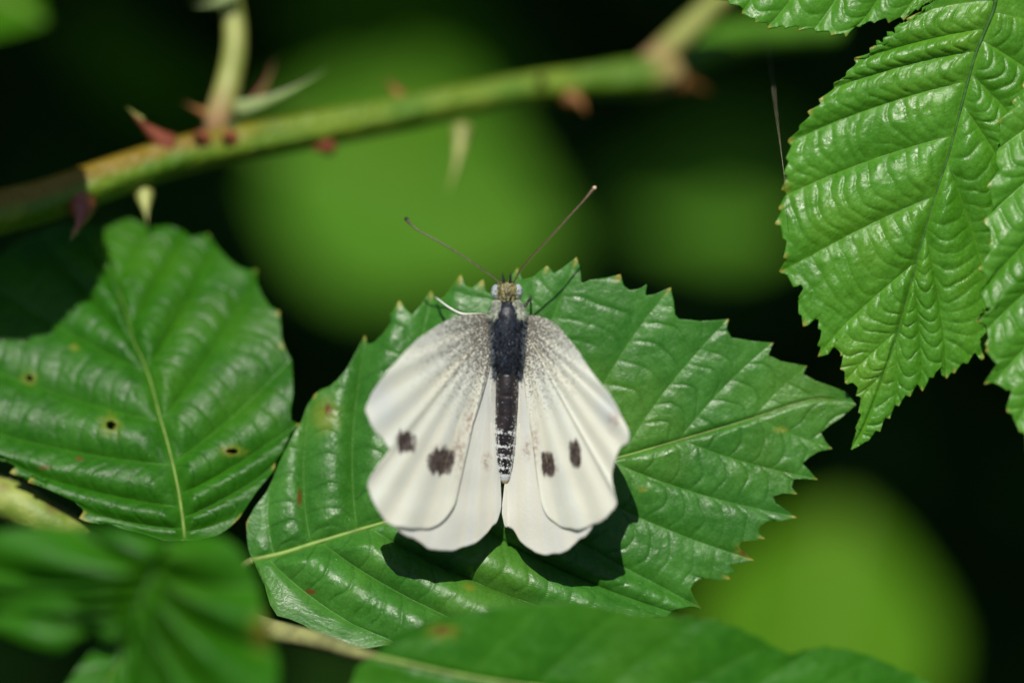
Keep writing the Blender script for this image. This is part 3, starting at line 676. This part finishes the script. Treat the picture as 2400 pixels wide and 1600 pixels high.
def wing_mat(name, base, lilac):
    m = N(name)
    n = m.noise(420, 3); st = m.noise(380, 2)
    c = m.mix(m.ramp(n, 0.3, 0.7), tuple(x * 0.93 for x in base), base)
    c = m.mix(m.math('MULTIPLY', m.attr('cream'), 0.45), c, (0.80, 0.75, 0.55))
    c = m.mix(m.math('MULTIPLY', m.attr('grey'), 0.70), c, (0.54, 0.59, 0.60))  # greyish apex scales, plus shading of the curled wing put into the colour
    sp = m.noise(6200, 2, 0.75); 
    du = m.attr('dust')
    thr = m.math('SUBTRACT', 0.72, m.math('MULTIPLY', du, 0.36))
    dk = m.ramp(sp, thr, m.math('ADD', thr, 0.06))
    c = m.mix(m.math('MULTIPLY', dk, 0.82), c, (0.085, 0.062, 0.048))
    bl = m.attr('blush'); c = m.mix(m.math('MULTIPLY', bl, m.ramp(m.noise(2600, 2), 0.42, 0.6, 0.15, 0.75)), c, (0.34, 0.22, 0.17))
    so = m.attr('spot'); se = m.ramp(m.math('ADD', so, m.math('MULTIPLY', m.math('SUBTRACT', m.noise(1900, 2), 0.5), 0.7)), 0.28, 0.72)
    c = m.mix(m.math('MULTIPLY', se, m.ramp(m.noise(3200, 2), 0.3, 0.7, 0.88, 1.0)), c, (0.045, 0.026, 0.022))
    nb = m.bump(m.noise(4500, 2), 0.00004, 0.5)
    m.set(Base_Color=c, Roughness=0.65, Specular_IOR_Level=0.25)
    m.translucent(0.22, m.mix(se, (0.72, 0.72, 0.60), (0.1, 0.06, 0.04)), nb)
    return m.m
M['forewing'] = wing_mat('forewing_scales', (0.76, 0.79, 0.69), 0)
M['hindwing'] = wing_mat('hindwing_scales', (0.77, 0.79, 0.74), 1)
M['wingvein'] = plain('wing_vein', (0.66, 0.62, 0.42), 0.5, 0.1)

def make_wing(name, mat, outline, hinge, veins, spots=(), seed=1, dust_r=0.9, costa=True, ripple=0.020, camber=0.05, inner=None, blush=(), grey=(), nu=240, nr=80, veinr=0.0042, dust_k=1.0):
    O = catmull([P(*a) for a in outline], 14); H = P(*hinge)
    u = np.linspace(0, 1, nu); E = sample(O, u)
    jag = (vnoise(u * 60, u * 0 + seed, 3) - 0.5) * 0.022 + (vnoise(u * 17, u * 0 + seed * 2, 4) - 0.5) * 0.035
    E = E + ((E - H) / np.linalg.norm(E - H, axis=1)[:, None]) * jag[:, None] * np.minimum(1, np.minimum(u, 1 - u) / 0.1)[:, None]
    r = np.linspace(0.03, 1, nr)
    U, Rr = np.meshgrid(u, r, indexing='ij')
    G = H + (E[:, None] - H) * Rr[..., None]
    vk = np.r_[0, np.array(veins), 1.0]
    k = np.clip(np.searchsorted(vk, u, side='right') - 1, 0, len(vk) - 2)
    ph = ((u - vk[k]) / (vk[k + 1] - vk[k]))[:, None]
    dx = np.abs(G[..., 0] - P(1190, 800)[0])
    lift = 0.15 + 0.78 * dx - 0.16 * dx * dx + (0.014 if costa else 0.0) - (0.9 * np.clip(dx - 0.88, 0, 1) ** 2 if costa else 0.0)
    G[..., 2] = lift + (ripple if costa else 0.005) * (0.5 - 0.5 * np.cos(2 * math.pi * ph)) * Rr + 0.018 * (vnoise(G[..., 0] * 5 + 3, G[..., 1] * 5, 8) - 0.5) * Rr
    f_ = DIST / (DIST - G[..., 2]); PX, PY = G[..., 0] * f_ * K + 1200, 800 - G[..., 1] * f_ * K
    dist = np.linalg.norm(G - H, axis=2)
    dust = np.clip(1.08 - dist / dust_r, 0, 1) ** 0.9
    if costa:
        cd_ = np.clip(1 - U / 0.20, 0, 1) * np.clip(1.3 - Rr * 0.6, 0, 1) * np.clip(1 - U / 0.34, 0, 1)
        dust = np.maximum(dust, cd_ * 1.05 * np.clip(1.5 - dist / 0.95, 0, 1))
    if inner is not None: dust = np.maximum(dust, inner * np.clip((U - 0.90) / 0.10, 0, 1) * np.clip(1.25 - Rr, 0, 1))
    sp = np.zeros_like(PX)
    wob = (vnoise(PX / 7, PY / 45, 31) - 0.5) * 0.7
    for (cx, cy, rx, ry, an) in spots:
        dx, dy = PX - cx, PY - cy; a = math.radians(an)
        q = np.maximum(np.abs(dx * math.cos(a) + dy * math.sin(a)) / rx, np.abs(-dx * math.sin(a) + dy * math.cos(a)) / ry * 1.0)
        q2 = np.hypot((dx * math.cos(a) + dy * math.sin(a)) / rx, (-dx * math.sin(a) + dy * math.cos(a)) / ry)
        sp = np.maximum(sp, np.clip(1.5 - (0.2 * q + 0.8 * q2) + wob * 0.8, 0, 1))
    bl = np.zeros_like(PX)
    for (cx, cy, rx, ry) in blush: bl = np.maximum(bl, np.clip(1.2 - np.hypot((PX - cx) / rx, (PY - cy) / ry), 0, 1))
    gr = np.zeros_like(PX)
    for (cx, cy, rx, ry) in grey: gr = np.maximum(gr, np.clip(1.2 - np.hypot((PX - cx) / rx, (PY - cy) / ry), 0, 1))
    cream = np.clip(0.65 * vnoise(U * 26 + seed * 3, Rr * 2.2, 17) + 0.5 * vnoise(U * 60, Rr * 3, 18) - 0.22, 0, 1) * 1.2
    cool = np.clip(0.7 * vnoise(U * 17 + seed * 5, Rr * 2.5, 27) + 0.5 * vnoise(U * 45, Rr * 4, 28) - 0.35, 0, 1) * 0.55
    fine = vnoise(U * 170 + seed, Rr * 4, 51)
    cream = np.clip(cream + 0.55 * (fine - 0.5), 0, 1.2); gr = np.clip(np.maximum(gr, cool) + 0.35 * (vnoise(U * 140, Rr * 5, 52) - 0.55), 0, 1)
    vd = np.min(np.abs(u[:, None] - np.array(veins)[None]), axis=1)[:, None] * np.ones_like(U)
    cream = np.maximum(cream, np.exp(-(vd / 0.006) ** 2) * 1.1 * np.clip(Rr * 2 - 0.6, 0, 1))
    vid = np.arange(nu * nr).reshape(nu, nr)
    q = np.stack([vid[:-1, :-1], vid[1:, :-1], vid[1:, 1:], vid[:-1, 1:]], -1).reshape(-1, 4)
    o = mesh(name, G.reshape(-1, 3), q, mat, bf, {'dust': (dust * dust_k).reshape(-1), 'spot': sp.reshape(-1), 'blush': bl.reshape(-1), 'grey': gr.reshape(-1), 'cream': cream.reshape(-1)})
    sm = o.modifiers.new('thickness', 'SOLIDIFY'); sm.thickness = 0.00006; sm.offset = 0
    for a in veins:
        i = int(np.argmin(abs(u - a)))
        pl = G[i, int(nr * (0.12 if abs(a - 0.46) < 0.02 else 0.42)):int(nr * 0.97):3] + np.array((0, 0, 0.001))
        tube('wing_vein', pl, veinr * (1 - 0.8 * np.linspace(0, 1, len(pl))), M['wingvein'], o, 5)
    return o

# hindwings first (they lie beneath)
make_wing('hindwing', M['hindwing'], [(1140, 800, 0.39), (1090, 880, 0.51), (1000, 1020, 0.66), (930, 1130, 0.76), (905, 1195, 0.76), (924, 1236, 0.72), (978, 1268, 0.62), (1033, 1286, 0.56), (1078, 1287, 0.51), (1124, 1268, 0.44), (1161, 1225, 0.32), (1174, 1182, 0.26), (1170, 1120, 0.21), (1156, 1040, 0.21), (1150, 940, 0.24), (1152, 850, 0.27)],
          (1158, 790, 0.33), [0.30, 0.42, 0.50, 0.575, 0.65, 0.72], seed=4, dust_r=0.55, costa=False, camber=0.03, blush=[(1140, 1080, 14, 24)], dust_k=0.75)
make_wing('hindwing', M['hindwing'], [(1240, 800, 0.39), (1290, 880, 0.51), (1350, 1000, 0.66), (1400, 1100, 0.73), (1410, 1180, 0.76), (1386, 1232, 0.73), (1357, 1262, 0.67), (1322, 1286, 0.60), (1290, 1296, 0.55), (1253, 1293, 0.49), (1222, 1269, 0.44), (1204, 1240, 0.36), (1190, 1232, 0.34), (1183, 1228, 0.33), (1177, 1194, 0.28), (1184, 1145, 0.22), (1200, 1080, 0.22), (1214, 980, 0.24), (1222, 860, 0.27)],
          (1222, 790, 0.33), [0.28, 0.40, 0.48, 0.56, 0.63, 0.72], seed=9, dust_r=0.55, costa=False, camber=0.03, blush=[(1235, 1050, 12, 30)], dust_k=0.75)
make_wing('forewing', M['forewing'], [(1150, 736, 0.38), (1106, 735, 0.49), (1057, 747, 0.60), (1002, 778, 0.74), (941, 833, 0.87), (892, 888, 0.94), (866, 931, 0.96), (859, 968, 0.90), (888, 1014, 0.82), (916, 1044, 0.74), (909, 1060, 0.78), (886, 1090, 0.87), (864, 1127, 0.92), (867, 1160, 0.89), (892, 1202, 0.80), (924, 1231, 0.73), (980, 1240, 0.66), (1030, 1226, 0.60), (1066, 1180, 0.55), (1078, 1110, 0.51), (1096, 1030, 0.46), (1122, 950, 0.42), (1146, 870, 0.38)],
          (1163, 752, 0.36), [0.20, 0.33, 0.40, 0.46, 0.53, 0.60, 0.67, 0.80], spots=[(950, 1036, 22, 27, -12), (1034, 1080, 26, 30, 10)], seed=2, dust_r=1.05, inner=0.8, blush=[(1075, 1060, 22, 60), (1100, 985, 16, 50), (1033, 1075, 34, 34)], grey=[(890, 940, 50, 80)])
make_wing('forewing', M['forewing'], [(1230, 738, 0.38), (1265, 741, 0.49), (1302, 760, 0.60), (1339, 802, 0.71), (1382, 864, 0.83), (1425, 919, 0.92), (1450, 962, 0.97), (1474, 1011, 1.01), (1470, 1034, 0.97), (1450, 1050, 0.90), (1437, 1086, 0.87), (1431, 1116, 0.87), (1443, 1164, 0.89), (1447, 1190, 0.89), (1425, 1208, 0.83), (1388, 1230, 0.76), (1345, 1238, 0.69), (1310, 1232, 0.65), (1277, 1200, 0.60), (1262, 1140, 0.53), (1250, 1050, 0.47), (1236, 950, 0.42), (1226, 870, 0.38)],
          (1215, 752, 0.36), [0.20, 0.33, 0.40, 0.46, 0.53, 0.60, 0.67, 0.80], spots=[(1287, 1088, 16, 31, -10), (1350, 1062, 13, 33, -5)], seed=6, dust_r=0.95, inner=0.7, blush=[(1252, 1040, 14, 60), (1440, 990, 20, 30), (1287, 1088, 22, 34)], grey=[(1425, 960, 40, 60)])

def body_mat():
    m = N('body_scales'); y = m.attr('along')
    n = m.noise(1200, 3)
    thorax = m.mix(m.ramp(n, 0.4, 0.7), (0.006, 0.008, 0.014), (0.020, 0.028, 0.045))
    abd = m.mix(m.ramp(n, 0.4, 0.7), (0.010, 0.007, 0.008), (0.026, 0.018, 0.020))
    c = m.mix(m.ramp(y, 0.44, 0.48), thorax, abd)
    sp = m.noise(5200, 2, 0.6)
    # pale scales: sparse on the back, dense in bands towards the tip and on the head
    dens = m.attr('pale')
    thr = m.math('SUBTRACT', 0.74, m.math('MULTIPLY', dens, 0.42))
    w = m.ramp(sp, thr, m.math('ADD', thr, 0.05))
    c = m.mix(m.math('MULTIPLY', w, 0.9), c, m.mix(m.ramp(y, 0.16, 0.12), (0.62, 0.64, 0.64), (0.52, 0.47, 0.22)))
    c = m.mix(m.ramp(y, 0.975, 0.99), c, (0.62, 0.42, 0.10))
    m.set(Base_Color=c, Roughness=0.42, Specular_IOR_Level=0.5); m.bump(sp, 0.00006, 0.6)
    return m.m
# one continuous body: head, neck, thorax, ringed abdomen
bp = [(1188, 662, 0.40, 5), (1188, 666, 0.40, 15), (1188, 674, 0.41, 22), (1188, 686, 0.42, 26), (1189, 697, 0.41, 25), (1189, 706, 0.40, 21), (1190, 716, 0.40, 24), (1190, 730, 0.41, 31), (1190, 750, 0.42, 34), (1190, 790, 0.43, 33), (1190, 830, 0.42, 31), (1189, 858, 0.40, 27), (1189, 870, 0.38, 25),
      (1189, 884, 0.38, 25), (1188, 910, 0.38, 26), (1187, 950, 0.37, 25.5), (1185, 1000, 0.35, 24.5), (1184, 1040, 0.33, 24), (1183, 1075, 0.31, 21), (1182, 1105, 0.29, 17), (1182, 1122, 0.28, 12), (1182, 1131, 0.275, 6)]
bc = catmull([np.r_[P(a, b, z), r / K, (b - 660) / 475.0] for a, b, z, r in bp], 12)
al = bc[:, 4]
rings = [878, 925, 970, 1008, 1040, 1066, 1090, 1110]
rr = bc[:, 3].copy()
pyv = al * 475 + 660
for g in rings: rr *= 1 - 0.06 * np.exp(-((pyv - g) / 2.5) ** 2)
nb_ = 26
v, f, _, an = tube_geo(bc[:, :3], rr, nb_, 0.92)
alv = np.r_[np.repeat(al, nb_), al[0], al[-1]]
pyy = alv * 475 + 660
sidev = np.abs(np.cos(an))
band = np.zeros_like(pyy)
for g in rings[3:]: band = np.maximum(band, np.exp(-((pyy - g - 2) / 4.5) ** 2))
pale = np.where(pyy < 704, 0.62, 0.10)
pale = np.where((pyy > 715) & (pyy < 800), 0.10, pale)
pale = np.where(pyy > 995, 0.28 + 0.42 * band + 0.16 * sidev + 0.2 * (vnoise(an * 3.1, pyy / 5.0, 61) - 0.5), pale)
pale = np.where(pyy > 1108, 1.0, pale)
pale = pale + 0.25 * (sidev > 0.85) * (pyy > 880)
mesh('body', v, f, body_mat(), bf, {'along': alv, 'pale': np.clip(pale, 0, 1.2)})

# fur
def fur(name, mat, gen, n, w=0.0035):
    hv, hf = [], []
    for i in range(n):
        b, d, L = gen()
        d = d / np.linalg.norm(d)
        a = np.cross(d, (0.2, 0.3, 0.9)); a /= np.linalg.norm(a); c = np.cross(d, a)
        mid = b + d * L * 0.55; tip = b + d * L + np.array((0, -0.15 * L, -0.05 * L))
        o = len(hv)
        hv += [b + a * w, b - a * w * 0.5 + c * w, b - a * w * 0.5 - c * w, mid + a * w * 0.7, mid - a * w * 0.4 + c * w * 0.6, mid - a * w * 0.4 - c * w * 0.6, tip]
        for j in range(3):
            k = (j + 1) % 3
            hf += [(o + j, o + k, o + 3 + k, o + 3 + j), (o + 3 + j, o + 3 + k, o + 6)]
    ob = mesh(name, np.array(hv), hf, mat, bf); ob['kind'] = 'stuff'; return ob
rf = np.random.default_rng(77)
def on_body(y0, y1, a0, a1):
    py = rf.uniform(y0, y1); i = int(np.argmin(abs(pyv - py))); a = rf.uniform(a0, a1)
    d = np.array((math.cos(a), 0, math.sin(a)))
    return bc[i, :3] + d * rr[i] * np.array((1, 1, 0.92)) * 0.97, d
def g_collar():
    s = rf.choice((-1, 1)); a = rf.uniform(-0.5, 0.85)
    b, d = on_body(702, 742, a, a); b = b.copy(); 
    c = bc[int(np.argmin(abs(pyv - (800 - b[1] * K)))), :3]
    if s < 0: b[0] = 2 * c[0] - b[0]; d = d * np.array((-1, 1, 1))
    return b, d + np.array((0, -0.7, 0.25)) + rf.normal(0, 0.38, 3), rf.uniform(0.045, 0.09)
def g_dark():
    b, d = on_body(708, 862, 0.15, math.pi - 0.15)
    return b, d * 0.55 + np.array((0, -0.9, 0.0)) + rf.normal(0, 0.35, 3), rf.uniform(0.03, 0.065)
def g_side():
    b, d = on_body(742, 878, -0.2, 0.4)
    if rf.random() < 0.5:
        c = bc[int(np.argmin(abs(pyv - (800 - b[1] * K)))), :3]; b = b.copy(); b[0] = 2 * c[0] - b[0]; d = d * np.array((-1, 1, 1))
    return b, d + np.array((0, -1.1, 0.2)) + rf.normal(0, 0.3, 3), rf.uniform(0.04, 0.08)
def g_face():
    b, d = on_body(664, 700, 0.2, math.pi - 0.2)
    return b, d * 0.8 + np.array((0, 0.5, 0.0)) + rf.normal(0, 0.35, 3), rf.uniform(0.02, 0.045)
def g_abd():
    a = rf.choice((rf.uniform(0.0, 0.9), rf.uniform(math.pi - 0.9, math.pi)))
    b, d = on_body(885, 1120, a, a)
    return b, d * 0.25 + np.array((0, -1.0, 0.0)) + rf.normal(0, 0.12, 3), rf.uniform(0.010, 0.022)
fur('collar_fur', plain('fur_pale', (0.52, 0.56, 0.44), 0.6, 0.2), g_collar, 1300, 0.0032)
fur('thorax_fur', plain('fur_blue_black', (0.012, 0.017, 0.028), 0.45, 0.5, 2000), g_dark, 1100, 0.0022)
def g_speck():
    b, d = on_body(775, 868, 0.1, math.pi - 0.1)
    return b, d * 0.7 + np.array((0, -0.8, 0.0)) + rf.normal(0, 0.4, 3), rf.uniform(0.010, 0.020)
fur('thorax_scales', plain('scales_pale', (0.50, 0.52, 0.55), 0.5, 0.4, 2500), g_speck, 110, 0.0026)
fur('thorax_fur', plain('fur_slate', (0.045, 0.060, 0.085), 0.45, 0.5, 2000), g_dark, 380, 0.0028)
fur('thorax_fur', plain('fur_grey', (0.16, 0.19, 0.22), 0.5, 0.5, 2000), g_side, 600, 0.0022)
fur('face_fur', plain('fur_yellow', (0.46, 0.42, 0.17), 0.6, 0.4, 2500), g_face, 420, 0.003)
fur('face_fur', plain('fur_black', (0.02, 0.018, 0.02), 0.5, 0.4, 2500), g_face, 260, 0.003)
fur('abdomen_scales', plain('scales_white', (0.60, 0.60, 0.60), 0.6, 0.3, 2500), g_abd, 150, 0.0024)

# eyes
def eye_mat():
    m = N('compound_eye')
    d = m.ramp(m.attr('pupil'), 0.4, 0.7)
    c = m.mix(d, m.mix(m.ramp(m.noise(900, 2), 0.35, 0.7), (0.30, 0.36, 0.36), (0.48, 0.55, 0.54)), (0.03, 0.04, 0.06))
    m.set(Base_Color=c, Roughness=0.15, Specular_IOR_Level=0.6); m.bump(m.voronoi(9000), 0.00002); return m.m
EM = eye_mat()
for sgn, ex in ((-1, 1163), (1, 1213)):
    c = P(ex, 684, 0.415); nu, nv = 24, 16
    th_, ph_ = np.meshgrid(np.linspace(0, 2 * math.pi, nu, endpoint=False), np.linspace(0, math.pi, nv), indexing='ij')
    d = np.stack([np.sin(ph_) * np.cos(th_), np.cos(ph_), np.sin(ph_) * np.sin(th_)], -1)
    G = c + d * np.array((0.044, 0.066, 0.062))
    pup = np.zeros(d.shape[:2])
    for q in ((-sgn * 0.25, 0.45, 0.85), (sgn * 0.15, 0.05, 0.98), (sgn * 0.35, -0.45, 0.8), (sgn * 0.75, 0.2, 0.6)):
        q = np.array(q) / np.linalg.norm(q); pup = np.maximum(pup, np.exp(-((1 - (d * q).sum(-1)) / 0.025)))
    idx = np.arange(nu * nv).reshape(nu, nv); nx = np.roll(idx, -1, 0)
    f = np.stack([idx[:, :-1], nx[:, :-1], nx[:, 1:], idx[:, 1:]], -1).reshape(-1, 4)
    mesh('eye', G.reshape(-1, 3), f, EM, bf, {'pupil': pup.reshape(-1)})

# antennae: ringed shaft with a club
def ant_mat(name, c0_, c1_, nb):
    m = N(name); y = m.attr('along')
    w = m.math('SINE', m.math('MULTIPLY', y, nb * 6.283)); n = m.noise(4000, 2)
    c = m.mix(m.ramp(m.math('ADD', w, m.math('MULTIPLY', m.math('SUBTRACT', n, 0.5), 2.2)), -0.1, 0.6), c0_, c1_)
    m.set(Base_Color=c, Roughness=0.5); return m.m
AM = [ant_mat('antenna_grey', (0.022, 0.016, 0.012), (0.26, 0.22, 0.15), 75), ant_mat('antenna_brown', (0.030, 0.018, 0.010), (0.20, 0.13, 0.06), 75)]
CT = plain('antenna_tip_pale', (0.66, 0.52, 0.33), 0.5, 0.2); CD = plain('antenna_tip_dark', (0.02, 0.015, 0.012), 0.5, 0.2)
for pth, am, tipm in (([(1174, 664, 0.47), (1150, 645, 0.50), (1100, 610, 0.54), (1040, 573, 0.56), (990, 545, 0.55), (966, 529, 0.54), (953, 514, 0.54)], AM[0], CD),
                      ([(1203, 662, 0.47), (1220, 634, 0.50), (1250, 598, 0.53), (1290, 556, 0.54), (1330, 512, 0.52), (1365, 474, 0.50), (1393, 441, 0.48)], AM[1], CT)):
    c = catmull([P(*a) for a in pth], 10); u = np.linspace(0, 1, len(c))
    r = 0.0068 + 0.0100 * np.clip((u - 0.80) / 0.17, 0, 1) ** 1.5
    ob = tube('antenna', c, r, am, bf, 10)
    e = c[-1]; dd = c[-1] - c[-2]; dd /= np.linalg.norm(dd)
    tube('club_tip', np.array([e - dd * 0.006, e + dd * 0.004, e + dd * 0.014, e + dd * 0.020]), np.array((0.0172, 0.0168, 0.012, 0.005)), tipm, ob, 10)

PM = plain('palp_black', (0.03, 0.03, 0.035), 0.5, 0.6, 3000)
for a, b in (((1182, 668, 0.44), (1178, 640, 0.50)), ((1195, 668, 0.44), (1197, 640, 0.50))):
    b0, t0 = P(*a), P(*b); u = np.linspace(0, 1, 8)[:, None]
    tube('palp', b0 + (t0 - b0) * u, 0.013 * (1 - 0.75 * u[:, 0] ** 2), PM, bf, 8)

LM = plain('leg_white', (0.62, 0.64, 0.56), 0.5, 0.15); LD = plain('leg_dark', (0.06, 0.055, 0.05), 0.5, 0.4, 2500)
for pts_, mt in (([(1172, 750, 0.33), (1130, 738, 0.36), (1085, 736, 0.30), (1055, 722, 0.18), (1030, 704, 0.02), (1022, 698, -0.16)], LM),
                 ([(1206, 745, 0.33), (1222, 732, 0.30), (1232, 716, 0.22), (1240, 702, 0.10), (1244, 692, -0.10)], LD),
                 ([(1172, 790, 0.34), (1120, 800, 0.20), (1085, 815, 0.02), (1070, 822, -0.22)], LM), ([(1208, 790, 0.34), (1250, 800, 0.20), (1285, 812, 0.02), (1300, 818, -0.18)], LM),
                 ([(1175, 830, 0.34), (1130, 870, 0.20), (1100, 910, 0.02), (1085, 930, -0.18)], LM), ([(1206, 830, 0.34), (1240, 870, 0.20), (1270, 905, 0.02), (1285, 925, -0.16)], LM)):
    c = catmull([P(*a) for a in pts_], 8); u = np.linspace(0, 1, len(c))
    tube('leg', c, 0.017 - 0.009 * u, mt, bf, 8)
